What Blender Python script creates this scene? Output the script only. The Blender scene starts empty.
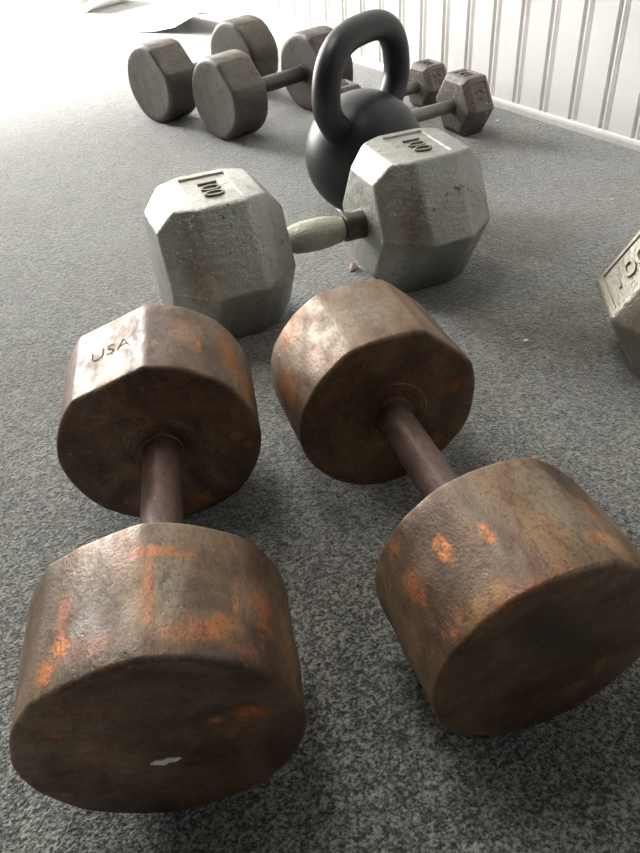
import bpy, bmesh, math, random
from mathutils import Vector, Matrix, noise
PI = math.pi
random.seed(7)
sc = bpy.context.scene
COL = sc.collection
S = 0.55                       # metres per camera height
PHI = 0.57405                   # the beadboard wall runs along room Y
CP, SP = math.cos(PHI), math.sin(PHI)
def W(x, y, z=0.0):            # survey frame (camera looks along +y) -> room frame
    return Vector(((x*CP + y*SP)*S, (-x*SP + y*CP)*S, z*S))
WALL_X = 1.2832

# ------------------------------------------------------------------ node helpers
class NT:
    def __init__(s, name):
        s.m = bpy.data.materials.new(name); s.m.use_nodes = True
        s.t = s.m.node_tree; s.b = s.t.nodes['Principled BSDF']
        s.co = s.t.nodes.new('ShaderNodeTexCoord').outputs['Object']
    def n(s, typ, **kw):
        n = s.t.nodes.new(typ)
        for k, v in kw.items(): setattr(n, k, v)
        return n
    def link(s, a, b): s.t.links.new(a, b)
    def put(s, sock, v):
        if hasattr(v, 'is_output'): s.link(v, sock)
        else:
            if isinstance(v, tuple) and len(v) == 3 and sock.type == 'RGBA': v = v + (1,)
            sock.default_value = v
    def math(s, op, a, b=0.0, c=None, clamp=False):
        n = s.n('ShaderNodeMath', operation=op, use_clamp=clamp)
        s.put(n.inputs[0], a); s.put(n.inputs[1], b)
        if c is not None: s.put(n.inputs[2], c)
        return n.outputs[0]
    def scale(s, v, loc=(0,0,0)):
        n = s.n('ShaderNodeMapping'); s.link(s.co, n.inputs['Vector'])
        n.inputs['Scale'].default_value = v; n.inputs['Location'].default_value = loc
        return n.outputs[0]
    def noise(s, sc=5.0, det=4, rough=.55, vec=None, dist=0.0):
        n = s.n('ShaderNodeTexNoise'); n.inputs['Scale'].default_value = sc
        n.inputs['Detail'].default_value = det; n.inputs['Roughness'].default_value = rough
        n.inputs['Distortion'].default_value = dist
        s.link(vec if vec is not None else s.co, n.inputs['Vector']); return n.outputs[0]
    def voro(s, sc, vec=None, feature='F1', out='Distance'):
        n = s.n('ShaderNodeTexVoronoi', feature=feature); n.inputs['Scale'].default_value = sc
        s.link(vec if vec is not None else s.co, n.inputs['Vector']); return n.outputs[out]
    def ramp(s, v, a, b, lo=0.0, hi=1.0):
        n = s.n('ShaderNodeMapRange', interpolation_type='SMOOTHSTEP')
        s.put(n.inputs[0], v)
        for i, q in enumerate((a, b, lo, hi)): n.inputs[i+1].default_value = q
        return n.outputs[0]
    def mix(s, f, a, b):
        n = s.n('ShaderNodeMix', data_type='RGBA'); s.put(n.inputs[0], f)
        s.put(n.inputs[6], a); s.put(n.inputs[7], b); return n.outputs[2]
    def bump(s, h, strength=.3, dist=.002, normal=None):
        n = s.n('ShaderNodeBump'); n.inputs['Strength'].default_value = strength
        n.inputs['Distance'].default_value = dist; s.link(h, n.inputs['Height'])
        if normal is not None: s.link(normal, n.inputs['Normal'])
        return n.outputs[0]
    def spot(s, c, r, wob=.5, freq=60.0):          # a ragged patch of its own shape at a place on the thing
        v = s.n('ShaderNodeVectorMath', operation='SUBTRACT'); s.link(s.co, v.inputs[0]); v.inputs[1].default_value = c
        w = s.n('ShaderNodeVectorMath', operation='DIVIDE'); s.link(v.outputs[0], w.inputs[0]); w.inputs[1].default_value = r
        l = s.n('ShaderNodeVectorMath', operation='LENGTH'); s.link(w.outputs[0], l.inputs[0])
        nz = s.noise(freq, 6, .75, None, .8); n2 = s.noise(freq*3.3, 4, .8)
        d = s.math('ADD', l.outputs['Value'], s.math('MULTIPLY', s.math('SUBTRACT', nz, .5), wob*5.5))
        return s.math('MULTIPLY', s.ramp(d, .35, 1.2, 1, 0), s.ramp(n2, .36, .56, .25, 1))
    def done(s, color, rough, metal=0.0, normal=None, **kw):
        s.put(s.b.inputs['Base Color'], color); s.put(s.b.inputs['Roughness'], rough); s.put(s.b.inputs['Metallic'], metal)
        if normal is not None: s.link(normal, s.b.inputs['Normal'])
        for k, v in kw.items(): s.put(s.b.inputs[k.replace('_', ' ')], v)
        return s.m

def rust_mat(name, base_a, base_b, orange=.55, spots=(), seed=0.0, rough=(.42, .66), span=(.0772, .1962, .0881, .1957)):
    t = NT(name)
    off = (seed*3.1, seed*1.7, seed*2.3)
    long_ = t.scale((.55, 1, 1), off)
    big = t.noise(14, 5, .6, long_, .6)
    mid = t.noise(42, 6, .65, long_, .4)
    fine = t.noise(420, 3, .6)
    c = t.mix(t.ramp(big, .38, .64), base_a, base_b)
    c = t.mix(t.ramp(mid, .5, .72, 0, .6), c, (.070, .027, .013))
    o1 = t.ramp(t.noise(23, 6, .7, t.scale((.5, 1, 1), (off[0]+4, off[1], 2)), .8), .585, .68)
    o2 = t.ramp(t.noise(75, 5, .7, long_, .5), .48, .66)
    om = t.math('MULTIPLY', t.math('MULTIPLY', o1, o2), orange)
    c = t.mix(om, c, (.40, .135, .035))
    och = t.ramp(t.noise(31, 5, .65, t.scale((.7, 1, 1), (off[0], off[1]+6, 5)), .6), .60, .70, 0, .55)
    c = t.mix(och, c, (.25, .125, .05))
    for (p, r, colr, k) in spots:
        a0, a1, b0, b1 = span
        p = (math.copysign(b0 + (abs(p[0])-a0)*(b1-b0)/(a1-a0), p[0]), p[1]*.98, p[2]*.98)
        c = t.mix(t.math('MULTIPLY', t.spot(p, r), k), c, colr)
    c = t.mix(t.ramp(fine, .55, .70, 0, .6), c, (.022, .014, .010))
    c = t.mix(t.ramp(t.noise(150, 5, .75, long_), .50, .70, 0, .55), c, (.035, .022, .014))
    c = t.mix(t.ramp(t.noise(110, 5, .75, t.scale((.6, 1, 1), (off[0]+9, 3, 1))), .58, .74, 0, .45), c, (.30, .22, .15))
    pit = t.ramp(t.voro(95, t.scale((1, 1, 1), off)), .0, .12, 0, 1)
    h = t.math('ADD', t.math('MULTIPLY', mid, 1.0), t.math('ADD', t.math('MULTIPLY', fine, .25), t.math('MULTIPLY', pit, .25)))
    rg = t.ramp(t.noise(60, 4, .6, long_), .35, .7, *rough)
    rg = t.math('ADD', rg, t.math('MULTIPLY', om, .2), clamp=True)
    return t.done(c, rg, .35, t.bump(h, .5, .0024), Specular_IOR_Level=.5)

def paint_mat(name, col, chip, chips=.5, rough=.36, warm=None, metal=.35, spots=()):
    t = NT(name)
    c = t.mix(t.ramp(t.noise(18, 4, .6), .35, .7), col, tuple(v*.82 for v in col))
    if warm: c = t.mix(t.ramp(t.noise(9, 3, .5, t.scale((1, 1, 1), (3, 1, 7))), .5, .7, 0, .55), c, warm)
    ch = t.math('MULTIPLY', t.ramp(t.noise(150, 5, .75), .585, .64), t.ramp(t.noise(24, 4, .65, t.scale((1, 1, 1), (7, 7, 7))), .42, .60))
    c = t.mix(t.ramp(t.noise(70, 6, .8, t.scale((.7, 1, 1), (2, 5, 1))), .5, .68, 0, .5), c, tuple(v*.55 for v in col))
    c = t.mix(t.math('MULTIPLY', ch, chips), c, chip)
    for (p, r, colr, k) in spots:
        c = t.mix(t.math('MULTIPLY', t.spot(p, r), k), c, colr)
    streak = t.noise(60, 5, .7, t.scale((.35, 1.4, 1.4)))
    h = t.math('ADD', t.math('MULTIPLY', streak, .8), t.math('ADD', t.math('MULTIPLY', t.noise(210, 3, .6), .5), t.math('MULTIPLY', ch, -.5)))
    return t.done(c, t.ramp(t.noise(85, 4, .7), .3, .7, rough-.07, rough+.14), metal, t.bump(h, .7, .0026))

def plain(name, col, rough=.5, metal=0.0, bscale=60, bstr=.1, **kw):
    t = NT(name)
    nz = t.noise(bscale, 4, .6)
    c = t.mix(t.ramp(nz, .3, .7), col, tuple(v*.86 for v in col))
    return t.done(c, rough, metal, t.bump(nz, bstr, .001), **kw)

# ------------------------------------------------------------------ object helpers
def mesh_obj(name, bm, mat, parent=None, smooth=True, angle=35, recalc=True):
    if recalc: bmesh.ops.recalc_face_normals(bm, faces=bm.faces[:])
    me = bpy.data.meshes.new(name); bm.to_mesh(me); bm.free()
    o = bpy.data.objects.new(name, me); COL.objects.link(o)
    if mat: me.materials.append(mat)
    if smooth:
        for p in me.polygons: p.use_smooth = True
        me.set_sharp_from_angle(angle=math.radians(angle))
    if parent: o.parent = parent
    return o
def thing(name, label, cat, loc, yaw=0.0, group=None):
    o = bpy.data.objects.new(name, None); COL.objects.link(o)
    o.empty_display_size = .05
    o.location = loc; o.rotation_euler = (0, 0, yaw)
    tag(o, label, cat, group); return o
def tag(o, label, cat, group=None):
    o['label'] = label; o['category'] = cat
    if group: o['group'] = group
    return o
def struct(name, bm, mat, smooth=False):
    o = mesh_obj(name, bm, mat, None, smooth); o['kind'] = 'structure'; return o
def box(bm, a, b):
    r = bmesh.ops.create_cube(bm, size=1.0)
    for v in r['verts']:
        v.co = Vector([(a[i]+b[i])/2 + v.co[i]*(b[i]-a[i]) for i in range(3)])
def rings_mesh(bm, rings, cap=True):
    L = [[bm.verts.new(p) for p in r] for r in rings]; n = len(L[0])
    for a, b in zip(L[:-1], L[1:]):
        for i in range(n): bm.faces.new((a[i], a[(i+1) % n], b[(i+1) % n], b[i]))
    if cap: bm.faces.new(L[0][::-1]); bm.faces.new(L[-1])
    return L
def lathe_x(bm, prof, n=40, wob=0.0):
    rings = []
    for x, r in prof:
        rings.append([Vector((x, r*math.cos(2*PI*i/n), r*math.sin(2*PI*i/n))) for i in range(n)])
    rings_mesh(bm, rings)
def bevelled(bm, off, seg=3):
    bmesh.ops.bevel(bm, geom=bm.edges[:], offset=off, segments=seg, affect='EDGES', profile=.5)
def evaluated_copy(o):
    dg = bpy.context.evaluated_depsgraph_get(); dg.update()
    return bpy.data.meshes.new_from_object(o.evaluated_get(dg))
def boolean_cut(o, cutters):
    for c in cutters:
        m = o.modifiers.new('b', 'BOOLEAN'); m.operation = 'DIFFERENCE'; m.solver = 'EXACT'; m.object = c
    me = evaluated_copy(o); o.modifiers.clear(); old = o.data; o.data = me
    for c in cutters:
        d = c.data; bpy.data.objects.remove(c); bpy.data.meshes.remove(d)
    for p in me.polygons: p.use_smooth = True
    me.set_sharp_from_angle(angle=math.radians(35))
def lettering(text, size, depth, mat, parent, origin, xdir, ydir, offset=0.0, bev=0.0, spacing=1.0, name='lettering'):
    cu = bpy.data.curves.new('t', 'FONT'); cu.body = text; cu.size = size; cu.extrude = depth
    cu.align_x = 'CENTER'; cu.align_y = 'CENTER'; cu.offset = offset; cu.bevel_depth = bev; cu.space_character = spacing
    cu.resolution_u = 6
    tmp = bpy.data.objects.new('t', cu); COL.objects.link(tmp)
    me = evaluated_copy(tmp); bpy.data.objects.remove(tmp); bpy.data.curves.remove(cu)
    me.name = name; me.materials.clear(); me.materials.append(mat)
    o = bpy.data.objects.new(name, me); COL.objects.link(o); o.parent = parent
    X = Vector(xdir).normalized(); Y = Vector(ydir); Y = (Y - X*Y.dot(X)).normalized(); Z = X.cross(Y)
    M = Matrix((X, Y, Z)).transposed().to_4x4(); M.translation = Vector(origin)
    me.transform(M)
    return o

# ------------------------------------------------------------------ materials
OR, BO, OC, RD, DK, GR = (.40, .125, .03), (.56, .18, .035), (.30, .15, .05), (.22, .075, .038), (.022, .016, .012), (.24, .205, .155)
M_rustA = rust_mat('rusted_iron_left', (.178, .115, .068), (.066, .037, .023), .9, (
    ((-.150, .030, .186), (.050, .016, .03), (.19, .17, .155), .75), ((-.135, -.022, .185), (.050, .012, .02), GR, .6),
    ((-.165, .012, .187), (.030, .012, .02), (.07, .055, .04), .7),
    ((-.1798, .0552, .1704), (.010, .007, .012), BO, .95), ((-.1683, .047, .1758), (.007, .008, .01), BO, .9), ((-.145, .0471, .1757), (.022, .005, .012), OR, .7),
    ((-.1112, -.016, .187), (.006, .020, .012), OR, .8), ((-.1427, -.0089, .1879), (.030, .005, .012), OR, .55),
    ((-.178, -.033, .1825), (.010, .018, .012), OR, .65), ((-.170, -.050, .174), (.009, .010, .012), OR, .6),
    ((-.145, -.076, .150), (.022, .010, .014), OR, .65), ((-.158, -.0894, .1238), (.030, .010, .012), OC, .85), ((-.187, -.064, .163), (.005, .026, .016), RD, .7),
    ((-.178, .030, .183), (.010, .022, .016), RD, .6), ((-.196, .020, .178), (.010, .030, .016), DK, .6),
    ((-.2012, -.0357, .1106), (.006, .006, .006), BO, .9), ((-.2012, -.0585, .1147), (.006, .012, .009), BO, .75), ((-.2012, -.047, .094), (.006, .016, .010), OC, .65),
    ((-.2012, .0303, .1443), (.006, .018, .010), OC, .6), ((-.2012, .0412, .0976), (.006, .018, .016), OC, .45), ((-.2012, -.005, .130), (.006, .016, .010), (.10, .085, .06), .6),
    ((.1472, -.0756, .1503), (.040, .010, .014), OR, .7), ((.115, -.085, .13), (.030, .010, .014), OR, .5), ((.1579, -.0382, .1802), (.03, .012, .014), OC, .3),
    ((.0792, -.0612, .1126), (.006, .006, .006), OC, .8), ((.0792, -.0714, .0994), (.006, .009, .006), OC, .8), ((.0792, -.081, .086), (.006, .006, .006), OC, .8),
    ((.0792, -.0248, .0238), (.006, .014, .010), OC, .8), ((.135, .060, .165), (.05, .03, .03), (.10, .085, .07), .6), ((.175, .075, .148), (.010, .012, .012), (.28, .06, .035), .8),
    ((.092, .035, .182), (.008, .026, .014), OC, .5), ((.130, .018, .187), (.06, .004, .012), (.27, .245, .21), .6),
    ((.0792, .00, .10), (.004, .045, .035), DK, .55)), 0.0, span=(.0792, .2012, .0894, .1977))
M_rustB = rust_mat('rusted_iron_right', (.178, .112, .062), (.072, .040, .023), .8, (
    ((-.130, -.024, .181), (.050, .018, .03), (.26, .215, .155), .7), ((-.130, .03, .178), (.045, .020, .03), (.10, .078, .055), .65),
    ((.1269, -.0568, .1639), (.040, .008, .014), OR, .75), ((.0968, -.0577, .1632), (.012, .008, .012), OC, .7), ((.0772, -.071, .1405), (.008, .010, .012), RD, .8),
    ((.0772, -.0618, .1062), (.006, .018, .010), OR, .45), ((.0772, -.0488, .042), (.006, .009, .014), OC, .85), ((.0772, -.03, .125), (.006, .03, .02), RD, .5),
    ((.1794, .0717, .1491), (.018, .014, .02), OR, .55), ((.1304, .089, .1142), (.024, .012, .02), OR, .6), ((.135, .04, .176), (.05, .02, .02), GR, .6), ((.14, .0, .184), (.05, .02, .02), GR, .5),
    ((-.1395, .0325, .1776), (.014, .004, .012), BO, .9), ((-.1281, .0579, .163), (.014, .005, .012), BO, .85), ((-.1337, .0807, .1355), (.018, .006, .012), OR, .6), ((-.0931, .0794, .1378), (.010, .006, .012), OR, .6),
    ((-.174, -.044, .172), (.012, .022, .02), OC, .95), ((-.1697, -.036, .1755), (.008, .010, .012), BO, .7), ((-.1374, -.0494, .1692), (.020, .009, .02), OR, .55), ((-.16, .0, .183), (.030, .014, .02), OC, .4),
    ((-.1857, .0551, .1652), (.012, .022, .02), OC, .75), ((-.190, .030, .176), (.006, .04, .02), RD, .55),
    ((-.1962, -.0428, .0546), (.006, .005, .016), OC, .8), ((-.1962, -.0254, .0353), (.006, .014, .009), OC, .7), ((-.1962, .0069, .0715), (.006, .018, .006), OC, .5), ((-.1962, .0, .11), (.006, .05, .04), (.075, .052, .042), .6)), 2.0)
M_handle_rust = rust_mat('rusted_grip', (.13, .085, .07), (.085, .055, .045), .25, (), 5.0, (.4, .6))
M_old = rust_mat('aged_grey_iron', (.085, .078, .068), (.060, .050, .043), .06, (), 8.0, (.42, .62))
M_old_grip = plain('worn_dark_grip', (.07, .062, .055), .45, .5, 120, .2)
M_silver = paint_mat('chipped_silver_paint', (.34, .342, .312), (.045, .038, .03), .95, .40, metal=.72, warm= (.30, .26, .21), spots=(((-.191, -.088, .120), (.016, .035, .055), (.20, .150, .115), .8), ((.094, -.088, .120), (.016, .035, .055), (.20, .150, .115), .85)))
M_grip = paint_mat('worn_knurled_grip', (.38, .39, .315), (.07, .06, .045), .7, .42, (.36, .36, .27), .4)
M_collar = plain('dark_collar_steel', (.10, .088, .072), .34, .7, 90, .2)
M_digit = paint_mat('worn_digit', (.20, .185, .15), (.04, .033, .026), .9, .45)
M_edge = paint_mat('dull_tan_silver_paint', (.38, .36, .30), (.06, .045, .035), .6, .42, (.22, .15, .11), .65)
M_small = paint_mat('scuffed_brown_paint', (.125, .112, .096), (.60, .59, .56), .6, .45, (.13, .09, .07), .15)
M_small_rib = plain('rusty_rim', (.115, .095, .078), .5, .2, 90, .2)
M_small_grip = plain('dull_steel_grip', (.17, .165, .14), .42, .5, 140, .25)
M_ink = plain('stamped_dark_groove', (.022, .018, .015), .8)
M_black = plain('black_enamel', (.012, .0135, .0165), .42, 0.0, 55, .10, Specular_IOR_Level=.4)
M_paper = plain('white_paper', (.78, .77, .75), .8, 0, 25, .1)
M_crumb = plain('dry_leaf', (.30, .21, .16), .8)
M_fluff = plain('white_lint', (.75, .74, .72), .9)
M_white = plain('white_wall_paint', (.86, .845, .825), .5, 0, 4, .02)
M_trim = plain('white_trim_paint', (.78, .77, .75), .45, 0, 30, .08)
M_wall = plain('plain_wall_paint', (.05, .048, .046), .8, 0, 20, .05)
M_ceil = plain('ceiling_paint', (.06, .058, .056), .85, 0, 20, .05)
M_frame = plain('painted_frame', (.75, .74, .72), .45)
def glass():
    t = NT('window_glass'); out = t.t.nodes['Material Output']
    tr_ = t.n('ShaderNodeBsdfTransparent'); gl = t.n('ShaderNodeBsdfGlossy'); gl.inputs['Roughness'].default_value = .02
    mx = t.n('ShaderNodeMixShader'); mx.inputs[0].default_value = .05
    t.link(tr_.outputs[0], mx.inputs[1]); t.link(gl.outputs[0], mx.inputs[2]); t.link(mx.outputs[0], out.inputs['Surface']); return t.m
M_glass = glass()
def carpet():
    t = NT('charcoal_loop_carpet')
    nn = t.n('ShaderNodeTexNoise'); nn.inputs['Scale'].default_value = 140; t.link(t.co, nn.inputs['Vector'])
    sc_ = t.n('ShaderNodeVectorMath', operation='SCALE'); t.link(nn.outputs['Color'], sc_.inputs[0]); sc_.inputs['Scale'].default_value = .007
    wv = t.n('ShaderNodeVectorMath', operation='ADD'); t.link(t.co, wv.inputs[0]); t.link(sc_.outputs[0], wv.inputs[1])
    loops = t.voro(400, wv.outputs[0]); sep = t.n('ShaderNodeSeparateColor'); t.link(t.voro(400, wv.outputs[0], out='Color'), sep.inputs[0])
    big = t.voro(170, wv.outputs[0], out='Color'); sp2 = t.n('ShaderNodeSeparateColor'); t.link(big, sp2.inputs[0])
    fib = t.noise(360, 3, .7); m1 = t.noise(170, 4, .7, None, .6); m2 = t.noise(38, 4, .65, None, .8)
    patch = t.noise(3.2, 4, .6, None, .5)
    g = t.math('ADD', t.math('MULTIPLY', sep.outputs[0], .42), t.math('ADD', t.math('MULTIPLY', t.ramp(fib, .3, .7), .62), t.math('ADD', t.math('MULTIPLY', t.ramp(m1, .34, .66), .42), t.math('MULTIPLY', t.ramp(m2, .3, .7), .16))))
    g = t.math('ADD', g, t.math('MULTIPLY', sp2.outputs[0], .14))
    dark = t.mix(t.ramp(patch, .46, .70, 0, 1), (.030, .031, .027), (.027, .024, .017))
    lite = t.mix(t.ramp(patch, .46, .70, 0, 1), (.345, .35, .318), (.26, .245, .20))
    c = t.mix(t.math('POWER', t.ramp(g, .45, 1.42), 1.3), dark, lite)
    h = t.math('ADD', t.math('MULTIPLY', t.math('SUBTRACT', 1.0, loops), .45), t.math('ADD', t.math('MULTIPLY', fib, .8), t.math('MULTIPLY', m1, 1.6)))
    return t.done(c, .9, 0, t.bump(h, .8, .003), Sheen_Weight=1.0, Sheen_Roughness=.4, Specular_IOR_Level=.25)
M_carpet = carpet()

# ------------------------------------------------------------------ the room
FX0, FX1, FY0, FY1, HZ = -1.8, WALL_X, -2.6, 3.85, 2.5
bm = bmesh.new(); box(bm, (FX0-.1, FY0-.1, -.05), (FX1+.15, FY1+.1, 0)); struct('floor', bm, M_carpet)
bm = bmesh.new(); box(bm, (FX0-.1, FY0-.1, HZ), (FX1+.15, FY1+.1, HZ+.05)); struct('ceiling', bm, M_ceil)
# beadboard: a milled profile run up the wall
P0, DP = 2.0270, .07446
WIN = (-1.75, -.55, .95, 2.05)           # window_1 in the right wall, behind the camera
def bead_profile():
    prof = []                            # (y, depth into the wall)
    ks = range(-28, 61)
    for k in sorted(ks, reverse=True):
        y = P0 - DP*k
        if y - .013 < FY0 or y + .013 > FY1: continue
        for dy, d in ((-.0118, 0), (-.0105, .0075), (-.0040, .0075), (-.0026, .0010), (.0, .0002), (.0026, .0010), (.0040, .0075), (.0105, .0075), (.0118, 0)):
            prof.append((y+dy, d))
    prof.sort()
    return [(FY0, 0)] + prof + [(FY1, 0)]
bm = bmesh.new()
prof = bead_profile()
def strip(bm, prof, z0, z1):
    lo = [bm.verts.new((WALL_X+d, y, z0)) for y, d in prof]; hi = [bm.verts.new((WALL_X+d, y, z1)) for y, d in prof]
    for i in range(len(prof)-1): bm.faces.new((lo[i], lo[i+1], hi[i+1], hi[i]))
strip(bm, prof, 0, WIN[2])
strip(bm, [q for q in prof if q[0] < WIN[0]] + [(WIN[0], 0)], WIN[2], WIN[3])
strip(bm, [(WIN[1], 0)] + [q for q in prof if q[0] > WIN[1]], WIN[2], WIN[3])
strip(bm, prof, WIN[3], HZ)
box(bm, (WALL_X+.01, FY0, 0), (WALL_X+.10, FY1, WIN[2])); box(bm, (WALL_X+.01, FY0, WIN[3]), (WALL_X+.10, FY1, HZ))
box(bm, (WALL_X+.01, FY0, WIN[2]), (WALL_X+.10, WIN[0], WIN[3])); box(bm, (WALL_X+.01, WIN[1], WIN[2]), (WALL_X+.10, FY1, WIN[3]))
o = mesh_obj('wall_right', bm, M_white, None, False, recalc=False); o['kind'] = 'structure'
bm = bmesh.new()
rings = []
for y in (FY0, FY1):
    rings.append([Vector((WALL_X+.009, y, 0)), Vector((WALL_X-.006, y, 0)), Vector((WALL_X-.006, y, .010)), Vector((WALL_X-.0045, y, .0145)), Vector((WALL_X-.002, y, .0165)), Vector((WALL_X+.009, y, .0165))])
rings_mesh(bm, rings); struct('baseboard_right', bm, M_trim)
# the far wall has a wide glazed doorway; plain left and back walls
DX0, DX1, DZ = -.75, .95, 2.1
bm = bmesh.new()
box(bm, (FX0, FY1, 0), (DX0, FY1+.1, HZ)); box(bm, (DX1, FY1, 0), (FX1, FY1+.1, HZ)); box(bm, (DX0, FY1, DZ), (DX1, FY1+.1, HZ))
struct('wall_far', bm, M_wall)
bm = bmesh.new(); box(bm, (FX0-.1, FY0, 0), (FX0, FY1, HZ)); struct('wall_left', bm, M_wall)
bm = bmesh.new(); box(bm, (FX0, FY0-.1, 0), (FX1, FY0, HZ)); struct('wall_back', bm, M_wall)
d = bpy.data.objects.new('door_1', None); COL.objects.link(d); d.location = (0, FY1+.05, 0); d['kind'] = 'structure'
bm = bmesh.new()
for x in (DX0+.03, DX1-.03): box(bm, (x-.03, -.03, 0), (x+.03, .03, DZ))
for z in (.02, DZ-.03): box(bm, (DX0, -.028, z-.02), (DX1, .028, z+.03))
mesh_obj('door_frame', bm, M_frame, d, False)
bm = bmesh.new(); box(bm, (DX0+.05, -.003, .04), (DX1-.05, .003, DZ-.05)); mesh_obj('pane', bm, M_glass, d, False)
w = bpy.data.objects.new('window_1', None); COL.objects.link(w); w.location = (WALL_X+.05, (WIN[0]+WIN[1])/2, WIN[2]); w['kind'] = 'structure'
hw, hh = (WIN[1]-WIN[0])/2, WIN[3]-WIN[2]
bm = bmesh.new()
for y in (-hw+.025, 0, hw-.025): box(bm, (-.03, y-.025, 0), (.03, y+.025, hh))
for z in (.025, hh-.025): box(bm, (-.03, -hw, z-.025), (.03, hw, z+.025))
mesh_obj('window_frame', bm, M_frame, w, False)
bm = bmesh.new(); box(bm, (-.003, -hw+.04, .04), (.003, hw-.04, hh-.04)); mesh_obj('pane', bm, M_glass, w, False)

# ------------------------------------------------------------------ round dumbbells
OCT = PI/4
def oct_r(th, flat, rot=0.0, wdef=.14):
    """radius factor at angle th (0 = up, + = towards local +Y); flat = angles of the struck flats"""
    a = (th - rot + PI/8) % OCT - PI/8
    c = th - rot - a                                     # centre of this facet
    w = wdef
    for f in flat:
        f, wf = f if isinstance(f, tuple) else (f, 1.0)
        if abs((c - f + PI) % (2*PI) - PI) < .1: w = wf
    return (1-w) + w*math.cos(PI/8)/math.cos(a)
def round_head(name, mat, parent, x0, sg, R, T, flat, grip_r, rot=0.0, seed=0, ringed=True):
    n = 192
    b = R*(.052 if ringed else .13)
    prof = [(0.0, grip_r*.98)]
    if ringed: prof += [(0.0, R*.30), (-.0008, R*.315), (-.0008, R*.385), (0.0, R*.40)]
    prof += [(0.0, R*.80), (.0, R-b*1.25)]
    for k in range(1, 7):
        a = k/6*PI/2; prof.append((b*(1-math.cos(a)), R-b*1.0+b*math.sin(a) if k > 1 else R-b+b*math.sin(a)))
    for k in range(1, 8): prof.append((b+(T-2*b)*k/8, R))
    for k in range(0, 7):
        a = k/6*PI/2; prof.append((T-b+b*math.sin(a), R-b+b*math.cos(a)))
    prof += [(T-.0006, R*.78), (T-.002, R*.52), (T-.002, R*.02)]
    rings = []
    for d_, r in prof:
        s = r/R; k = max(0.0, min(1.0, (s-.40)/.45)); ring = []
        for i in range(n):
            th = 2*PI*i/n
            f = 1 + (oct_r(th, flat, rot) - 1)*k
            rr = r*f
            y, z = rr*math.sin(th), rr*math.cos(th)
            p = Vector((x0 + sg*d_, y, z))
            q = noise.noise(p*28 + Vector((seed*5.3, seed, 0)))*.0012 + noise.noise(p*80 + Vector((0, seed*3, 0)))*.0005
            q *= .25 if seed == 2 else 1.0
            if s > .5: p += Vector((0, y, z)).normalized()*q
            ring.append(p)
        rings.append(ring)
    bm = bmesh.new(); rings_mesh(bm, rings)
    zmin = min(v.co.z for v in bm.verts)
    return bm, zmin
def round_dumbbell(label, group, x, y, yaw, R, T, G, mat, gmat, grip, flats, seed, rot=0.0, ringed=True):
    R, T, G, grip = R*S, T*S, G*S, grip*S
    yw = yaw - PHI
    t = thing('round_dumbbell', label, 'dumbbell', W(x, y), yw, group)
    hs = []; zm = 0
    for i, sg in enumerate((-1, 1)):
        bm, z = round_head('head', mat, t, sg*G/2, sg, R, T, flats[i], grip, rot, seed+i, ringed); hs.append(bm); zm = min(zm, z)
    lift = -zm - .0012
    out = []
    for bm in hs:
        bmesh.ops.translate(bm, verts=bm.verts, vec=(0, 0, lift)); out.append(mesh_obj('head', bm, mat, t, True, 28))
    bm = bmesh.new()
    L = G/2 + .012
    lathe_x(bm, [(-L, grip), (-G/2, grip), (-G/2+.008, grip*.97), (-G/4, grip*.98), (0, grip*1.0), (G/4, grip*.98), (G/2-.008, grip*.97), (G/2, grip), (L, grip)], 40)
    bmesh.ops.translate(bm, verts=bm.verts, vec=(0, 0, lift)); mesh_obj('handle', bm, gmat, t)
    for sg in (-1, 1):
        bm = bmesh.new(); g0 = sg*(G/2)
        lathe_x(bm, [(g0-sg*.003, grip*1.02), (g0-sg*.003, grip*1.12), (g0-sg*.0015, grip*1.18), (g0+sg*.004, grip*1.2)], 40)
        bmesh.ops.translate(bm, verts=bm.verts, vec=(0, 0, lift)); mesh_obj('collar', bm, gmat, t)
    return t, out, lift
RR = .1688
Q = PI/4; AROT = -.42
A, Ah, Al = round_dumbbell('rusty round dumbbell with USA stamped on a flat, front left', 'rusty round dumbbells in front',
    -.2481, .8008, 1.6867, RR, .197, .325, M_rustA, M_handle_rust, .0320, ([(Q, .55)], [Q]), 1, AROT)
Rm = RR*S
fa = Q + AROT; nr = Vector((0, math.sin(fa), math.cos(fa))); tdir = Vector((0, -math.cos(fa), math.sin(fa)))
lettering('USA', .0225, .0002, M_ink, Ah[1], Vector((.325*S/2 + .197*S*.50, 0, Al)) + nr*(Rm*math.cos(PI/8)+.0005), tdir, (1, 0, 0), -.0007, spacing=1.05)
B, Bh, Bl = round_dumbbell('rusty round dumbbell lying diagonally at front right, no lettering', 'rusty round dumbbells in front',
    .1698, .8653, 1.8527, .1648, .1956, .3205, M_rustB, M_handle_rust, .0318, ([(-Q, .6)], [(-Q, .75), (0, .45)]), 4, .02)
# a white chip of paint on the near end of the left dumbbell
bm = bmesh.new()
pts = [(-.017, .001), (-.011, .006), (-.004, .004), (.002, .007), (.010, .004), (.016, .002), (.010, -.003), (.003, -.002), (-.003, -.006), (-.010, -.003)]
xe = -(.325*S/2 + .197*S) + .0012
f = [bm.verts.new((xe, -a*.62+.002, Al-.022 + b_*.6)) for a, b_ in pts]; g = [bm.verts.new((xe+.0012, -a*.62+.002, Al-.022 + b_*.6)) for a, b_ in pts]
bm.faces.new(f); bm.faces.new(g[::-1])
for i in range(len(f)): bm.faces.new((f[i], g[i], g[(i+1) % len(f)], f[(i+1) % len(f)]))
mesh_obj('paint_chip', bm, M_fluff, Ah[0])

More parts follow.
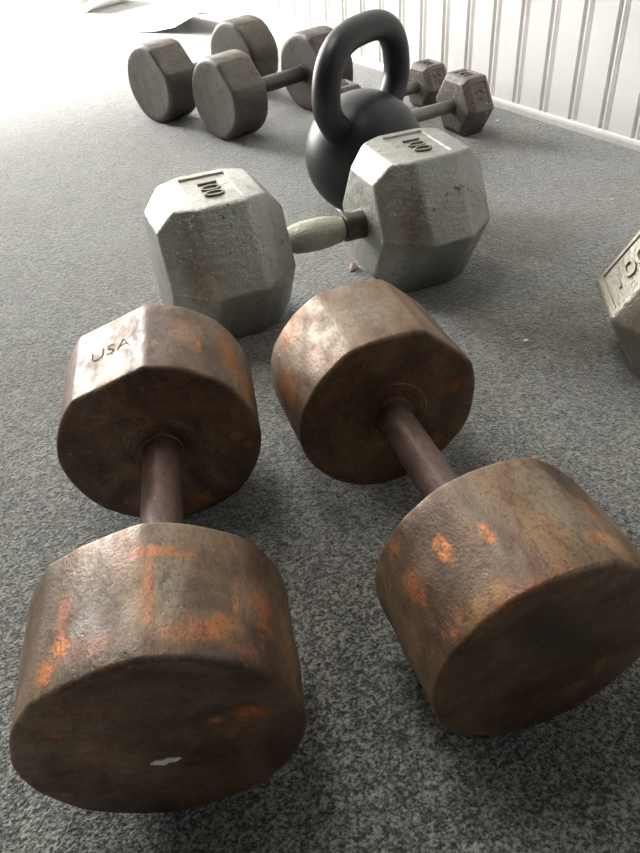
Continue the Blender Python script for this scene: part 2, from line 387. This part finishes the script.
round_dumbbell('grey-brown round dumbbell, far one of the back pair, nearest the white paper', 'grey round dumbbells at the back',
    -.3636, 3.3787, .7489, .1463, .1501, .2783, M_old, M_old_grip, .0290, ([-Q], []), 9, 0, False)
round_dumbbell('grey-brown round dumbbell with its bare grip showing beside the kettlebell', 'grey round dumbbells at the back',
    -.0767, 3.1036, .6731, .1463, .1501, .2783, M_old, M_old_grip, .0290, ([-Q], [-Q]), 12, 0, False)

# ------------------------------------------------------------------ hexagonal dumbbells
def hex_head(mat, parent, x0, sg, h, T, prof, rnd, panels=(), pw=(.60, .66), pd=.0022, dish=True, lift=0.0, name='head'):
    a = h/2; s = h/math.sqrt(3)
    vs = [(s*math.cos(math.radians(60*i)), s*math.sin(math.radians(60*i))) for i in range(6)]
    rings = []
    c = prof[-1][0]
    for d_, kk in [*prof, *[(T-d, q) for d, q in reversed(prof)]]:
        ky, kz = kk if isinstance(kk, tuple) else (kk, kk)
        rings.append([Vector((x0+sg*d_, y*ky, z*kz+a)) for y, z in vs])
    bm = bmesh.new(); rings_mesh(bm, rings); bmesh.ops.recalc_face_normals(bm, faces=bm.faces[:])
    bevelled(bm, rnd, 4)
    o = mesh_obj(name, bm, mat, parent, True, 35)
    cut = []; mid = x0 + sg*T/2
    for ang in panels:                               # angle of the facet's outward normal from up towards +Y
        n = Vector((0, math.sin(ang), math.cos(ang))); tv = Vector((0, math.cos(ang), -math.sin(ang)))
        cb = bmesh.new(); lx = (T-2*c)*pw[0]/2; ly = s*pw[1]/2
        rr = []
        for dz, gr in ((-pd, 0), (.01, .006)):
            rr.append([Vector((mid+ex*(lx+gr), 0, a)) + tv*(ey*(ly+gr)) + n*(a+dz) for ex, ey in ((-1, -1), (1, -1), (1, 1), (-1, 1))])
        rings_mesh(cb, rr); cut.append(mesh_obj('cutter', cb, None, None, False))
    if cut:
        bpy.context.view_layer.update(); M = o.matrix_world.copy()
        for q in cut: q.matrix_world = M
        bpy.context.view_layer.update(); boolean_cut(o, cut)
    return o
def facet_frame(ang, x, a, lift):
    n = Vector((0, math.sin(ang), math.cos(ang))); tv = Vector((0, math.cos(ang), -math.sin(ang)))
    return Vector((x, 0, a)) + n*(a+lift), n, tv

# big silver dumbbell
cx, cy, yaw, h, T, G, c, k = .0360, 1.7232, .3439, .3390, .2895, .2220, .0606, .6429
hS = thing('hex_dumbbell', 'big silver hexagonal dumbbell with chipped paint and pale ribbed grip', 'dumbbell', W(cx, cy), yaw-PHI)
h, T, G, c = h*S, T*S, G*S, c*S
for sg in (-1, 1):
    hd = hex_head(M_silver, hS, sg*G/2, sg, h, T, ((0, (.64, .70)), (.042*S, (.81, .98)), (.092*S, (1, 1))), .0036, (0.0,), (.98, .74), .0022)
    o_, n_, tv_ = facet_frame(0, sg*(G/2+T/2), h/2, -.0022)
    lettering('100', .036, .0022, M_digit, hd, o_, (0, -1, 0), (1, 0, 0), -.0006, .0004, .95)
bm = bmesh.new(); g = G/2
lathe_x(bm, [(-g-.006, .0175), (-g+.006, .0175), (-g+.009, .0160), (-g+.016, .0162), (-g+.022, .0190), (-g+.040, .0212), (-g+.058, .0215), (-g+.074, .0200), (g-.034, .0176), (g-.033, .0150), (g-.029, .0150)], 40)
bmesh.ops.translate(bm, verts=bm.verts, vec=(0, 0, h/2)); mesh_obj('handle', bm, M_grip, hS)
bm = bmesh.new()
lathe_x(bm, [(g-.030, .0148), (g-.0285, .0186), (g-.026, .0194), (g-.012, .0190), (g-.004, .0196), (g+.006, .0200)], 40)
bmesh.ops.translate(bm, verts=bm.verts, vec=(0, 0, h/2)); q = mesh_obj('collar', bm, M_collar, hS); q['label'] = 'dark steel collar'

# dumbbell cut off by the right edge
hE, TE, cE, GE = .2915*S, .26*S, .05*S, .24*S
yawE = -1.7133 - PHI
dirE = Vector((math.cos(yawE), math.sin(yawE), 0))
p0 = W(.793, 1.470)                                  # far end of the visible head
ctr = p0 + dirE*(TE + GE/2)
tE = thing('hex_dumbbell', 'dull tan hexagonal dumbbell cut off by the right edge of the photo', 'dumbbell', ctr, yawE)
for sg in (-1, 1):
    hd = hex_head(M_edge, tE, sg*GE/2, sg, hE, TE, ((0, .7), (cE, 1)), .004, (-PI/3,), (.80, .72), .0020)
    o_, n_, tv_ = facet_frame(-PI/3, sg*(GE/2+TE/2), hE/2, -.002)
    lettering('100', .040, .0022, M_edge, hd, o_, tv_, (-1, 0, 0), -.0004, .0004, .95)
bm = bmesh.new(); lathe_x(bm, [(-GE/2-.004, .015), (-GE/4, .017), (0, .018), (GE/4, .017), (GE/2+.004, .015)], 32)
bmesh.ops.translate(bm, verts=bm.verts, vec=(0, 0, hE/2)); mesh_obj('handle', bm, M_grip, tE)

# two small brown ones by the wall
def small_hex(x, y, yaw, label, h, T, G):
    h, T, G, c, k = h*S, T*S, G*S, 0, 0
    t = thing('hex_dumbbell', label, 'dumbbell', W(x, y), yaw-PHI, 'small hexagonal dumbbells by the wall')
    for sg in (-1, 1):
        hd = hex_head(M_small, t, sg*G/2, sg, h, T, ((0, .80), (.018*S, 1)), .0018, (0.0, -PI/3), (.72, .66), .0016)
        for ang in (0.0, -PI/3):
            o_, n_, tv_ = facet_frame(ang, sg*(G/2+T/2), h/2, -.0016)
            lettering('12', .026, .0016, M_small_rib, hd, o_, tv_, (-1, 0, 0) , -.0003, .0002, .95)
    bm = bmesh.new(); lathe_x(bm, [(-G/2-.003, .0125), (-G/4, .0125), (0, .0130), (G/4, .0125), (G/2+.003, .0125)], 32)
    bmesh.ops.translate(bm, verts=bm.verts, vec=(0, 0, h/2)); mesh_obj('handle', bm, M_small_grip, t)
small_hex(.604-.195*math.cos(.50), 2.835-.195*math.sin(.50), .50, 'small brown hexagonal dumbbell, nearer of two behind the kettlebell, its whole end head in view', .198, .115, .28)
small_hex(.350, 3.055, .50, 'small brown hexagonal dumbbell with scuffed white top, half hidden behind the kettlebell handle', .160, .1121, .28)

# ------------------------------------------------------------------ kettlebell
kx, ky, Rb, zc, az, hw_, ht, tr = .1909, 2.2436, .1760, .1630, .8916, .1780, .3350, .0385
K = thing('kettlebell', 'black enamelled kettlebell with a thick loop handle', 'kettlebell', W(kx, ky), az-PHI)
Rb, zc, hw_, ht, tr = Rb*S, zc*S, hw_*S, ht*S, tr*S
bm = bmesh.new(); rings = []; n = 72
rings.append([Vector((.05*math.cos(2*PI*i/n), .05*math.sin(2*PI*i/n), 0)) for i in range(n)])
z0 = .004; ph0 = math.asin((z0-zc)/Rb)
for j in range(40):
    ph = ph0 + (PI/2-.02-ph0)*j/39
    rings.append([Vector((Rb*math.cos(ph)*math.cos(2*PI*i/n), Rb*math.cos(ph)*math.sin(2*PI*i/n), zc+Rb*math.sin(ph))) for i in range(n)])
rings_mesh(bm, rings); mesh_obj('body', bm, M_black, K, True, 60)
N = 64; e = .6; path = []
zb = zc + Rb*.25
zk = zc + Rb*.98
for j in range(N+1):
    t_ = PI*j/N; cs, sn = math.cos(t_), math.sin(t_)
    path.append(Vector((hw_*math.copysign(abs(cs)**.72, cs), 0, zk + (zc+ht-zk)*abs(sn)**.72)))
side = [(.50, zc+Rb*.42), (.72, zc+Rb*.60), (.90, zc+Rb*.80)]
path = [Vector((hw_*a, 0, z)) for a, z in side] + path + [Vector((-hw_*a, 0, z)) for a, z in side[::-1]]
# even out the spacing
def resample(P, m):
    L = [0]
    for a, b in zip(P[:-1], P[1:]): L.append(L[-1]+(b-a).length)
    out = []; j = 0
    for i in range(m+1):
        d_ = L[-1]*i/m
        while j < len(L)-2 and L[j+1] < d_: j += 1
        out.append(P[j].lerp(P[j+1], (d_-L[j])/max(1e-9, L[j+1]-L[j])))
    return out
path = resample(path, 72)
for _ in range(3): path = [path[0]] + [(path[i-1]+path[i]*2+path[i+1])/4 for i in range(1, len(path)-1)] + [path[-1]]
rings = []; m = 32
for j, p in enumerate(path):
    tg = (path[min(j+1, 72)] - path[max(j-1, 0)]).normalized(); u = Vector((0, 1, 0)); v = tg.cross(u)
    en = min(j, 72-j)/72; fl = 1 + .16*max(0, 1-en/.14)**2
    rings.append([p + (u*math.cos(2*PI*i/m) + v*math.sin(2*PI*i/m))*tr*fl for i in range(m)])
bm = bmesh.new(); rings_mesh(bm, rings); mesh_obj('handle', bm, M_black, K, True, 60)

# ------------------------------------------------------------------ paper and litter
def sheet(name, rows, mat, label, cat, th=.0015):
    bm = bmesh.new(); top = [[bm.verts.new(p) for p in r] for r in rows]; bot = [[bm.verts.new(p - Vector((0, 0, th))) for p in r] for r in rows]
    a, b = len(rows), len(rows[0])
    for i in range(a-1):
        for j in range(b-1):
            bm.faces.new((top[i][j], top[i][j+1], top[i+1][j+1], top[i+1][j])); bm.faces.new((bot[i][j], bot[i+1][j], bot[i+1][j+1], bot[i][j+1]))
    for i in range(a-1):
        for j in (0, b-1): bm.faces.new((top[i][j], top[i+1][j], bot[i+1][j], bot[i][j]))
    for j in range(b-1):
        for i in (0, a-1): bm.faces.new((top[i][j], bot[i][j], bot[i][j+1], top[i][j+1]))
    o = mesh_obj(name, bm, mat, None, True, 50); tag(o, label, cat); return o
rows = []
front = [Vector((1.010, 2.475, .002)), Vector((1.055, 2.410, .005)), Vector((1.100, 2.350, .018)), Vector((1.155, 2.280, .058)), Vector((1.190, 2.225, .058)), Vector((1.220, 2.175, .050)), Vector((1.245, 2.135, .046))]
for r in range(7):
    f = r/6
    rows.append([Vector((q.x + .03*f*(1-f), q.y + .30*f + .02*i*f, max(.002, q.z*(1-f)**1.3 + .012*math.sin(PI*f)*(1 if i > 1 else .3)))) for i, q in enumerate(front)])
sheet('paper_sheet', rows, M_paper, 'white paper sheet with a lifted corner on the carpet by the wall', 'paper')
bm = bmesh.new(); a_, b_ = Vector((1.02, 2.88, .062)), Vector((1.21, 2.94, .062)); ax = (b_-a_).normalized(); uu = Vector((0, 0, 1)); vv = ax.cross(uu)
prof = [(0, .045), (0, .056), (.004, .060), (1, .060), (1.002, .056), (1.002, .045), (.9, .043), (.1, .043)]
L_ = (b_-a_).length; rings = []
for f, r in prof: rings.append([a_ + ax*(L_*f) + (uu*math.cos(2*PI*i/36) + vv*math.sin(2*PI*i/36))*r for i in range(36)])
rings_mesh(bm, rings, False); Lr = list(bm.verts); 
for i in range(36): bm.faces.new((Lr[i], Lr[(i+1) % 36], Lr[7*36+(i+1) % 36], Lr[7*36+i]))
tag(mesh_obj('paper_roll', bm, M_paper, None, True, 40), 'white paper roll lying behind the lifted white sheet', 'paper')
bm = bmesh.new()
P_ = [(-.010, -.003, .001), (-.004, .005, .004), (.004, .006, .007), (.009, .001, .004), (.006, -.006, .001), (-.003, -.006, .003)]
up = [bm.verts.new(p) for p in P_]; dn = [bm.verts.new((p[0]*.95, p[1]*.95, max(.0, p[2]-.003))) for p in P_]
ct = bm.verts.new((0, 0, .008)); cb_ = bm.verts.new((0, 0, .001))
for i in range(6):
    bm.faces.new((up[i], up[(i+1) % 6], ct)); bm.faces.new((dn[(i+1) % 6], dn[i], cb_)); bm.faces.new((up[i], dn[i], dn[(i+1) % 6], up[(i+1) % 6]))
o = mesh_obj('dry_leaf', bm, M_crumb, None, True, 30); o.location = (.6066, .8165, 0); o.rotation_euler = (0, 0, .2)
tag(o, 'small brown curled leaf crumb on the carpet under the silver grip', 'leaf')
for i, (x, y, s_, lab) in enumerate(((1.0715, .718, .0026, 'white lint speck on the open carpet below the right-hand wall'), (1.2152, 1.119, .0030, 'white lint speck beside the small brown dumbbell against the wall'), (.6566, .5225, .0022, 'white lint speck on the dark carpet beyond the right rusty dumbbell'))):
    bm = bmesh.new(); bmesh.ops.create_icosphere(bm, subdivisions=2, radius=s_)
    for v in bm.verts:
        v.co *= 1 + .35*noise.noise(v.co*400 + Vector((i*3, 0, 0))); v.co.z *= .5; v.co.x *= 1.5
    z_ = min(v.co.z for v in bm.verts); bmesh.ops.translate(bm, verts=bm.verts, vec=(0, 0, -z_))
    o = mesh_obj('lint', bm, M_fluff); o.location = (x, y, 0); o.rotation_euler = (0, 0, i*1.3); tag(o, lab, 'lint', 'white lint specks')

# ------------------------------------------------------------------ light
def area(name, loc, target, sx, sy, power, col):
    l = bpy.data.lights.new(name, 'AREA'); l.shape = 'RECTANGLE'; l.size = sx; l.size_y = sy; l.energy = power; l.color = col
    o = bpy.data.objects.new(name, l); COL.objects.link(o); o.location = loc
    o.rotation_euler = (Vector(target)-Vector(loc)).to_track_quat('-Z', 'Y').to_euler(); return o
area('daylight_door', ((DX0+DX1)/2, FY1-.02, DZ/2), ((DX0+DX1)/2, 0, DZ/2), DX1-DX0, DZ-.1, 250, (1.0, .985, .95))
area('daylight_window', (WALL_X-.015, (WIN[0]+WIN[1])/2, (WIN[2]+WIN[3])/2), (0, (WIN[0]+WIN[1])/2, (WIN[2]+WIN[3])/2), WIN[1]-WIN[0], WIN[3]-WIN[2], 6, (.95, 1.0, 1.0))
area('ceiling_lamp', (.30, 1.5, HZ-.06), (.30, 1.5, 0), .5, 1.3, 36, (1.0, .97, .90))
sun = bpy.data.lights.new('sun', 'SUN'); sun.energy = 38; sun.angle = math.radians(20); sun.color = (1, .97, .92)
so = bpy.data.objects.new('sun', sun); COL.objects.link(so); so.rotation_euler = Vector((.22, -.72, -.9)).to_track_quat('-Z', 'Y').to_euler()
wd = bpy.data.worlds.new('sky'); sc.world = wd; wd.use_nodes = True
bg = wd.node_tree.nodes['Background']
sky = wd.node_tree.nodes.new('ShaderNodeTexSky'); sky.sky_type = 'PREETHAM' if False else 'HOSEK_WILKIE'; sky.turbidity = 4
wd.node_tree.links.new(sky.outputs[0], bg.inputs[0]); bg.inputs[1].default_value = .8

# ------------------------------------------------------------------ camera
f_, pitch, roll = 761.63, .6969, -.0733
cp, sp = math.cos(pitch), math.sin(pitch)
fw = Vector((0, cp, -sp)); up_ = Vector((0, sp, cp)); rt = Vector((1, 0, 0))
r2 = rt*math.cos(roll) + up_*math.sin(roll); u2 = up_*math.cos(roll) - rt*math.sin(roll)
def rot(v): return Vector((v.x*CP + v.y*SP, -v.x*SP + v.y*CP, v.z))
r2, u2, b2 = rot(r2), rot(u2), -rot(fw)
cam = bpy.data.cameras.new('camera'); co = bpy.data.objects.new('camera', cam); COL.objects.link(co)
Mx = Matrix((r2, u2, b2)).transposed().to_4x4(); Mx.translation = Vector((0, 0, S)); co.matrix_world = Mx
cam.sensor_fit = 'VERTICAL'; cam.sensor_height = 24.0; cam.lens = f_*24.0/853.0; cam.clip_start = .01
sc.camera = co
sc.view_settings.view_transform = 'Standard'; sc.view_settings.look = 'None'; sc.view_settings.gamma = 1.0
sc.view_settings.use_curve_mapping = False
sc.view_settings.exposure = 0.12
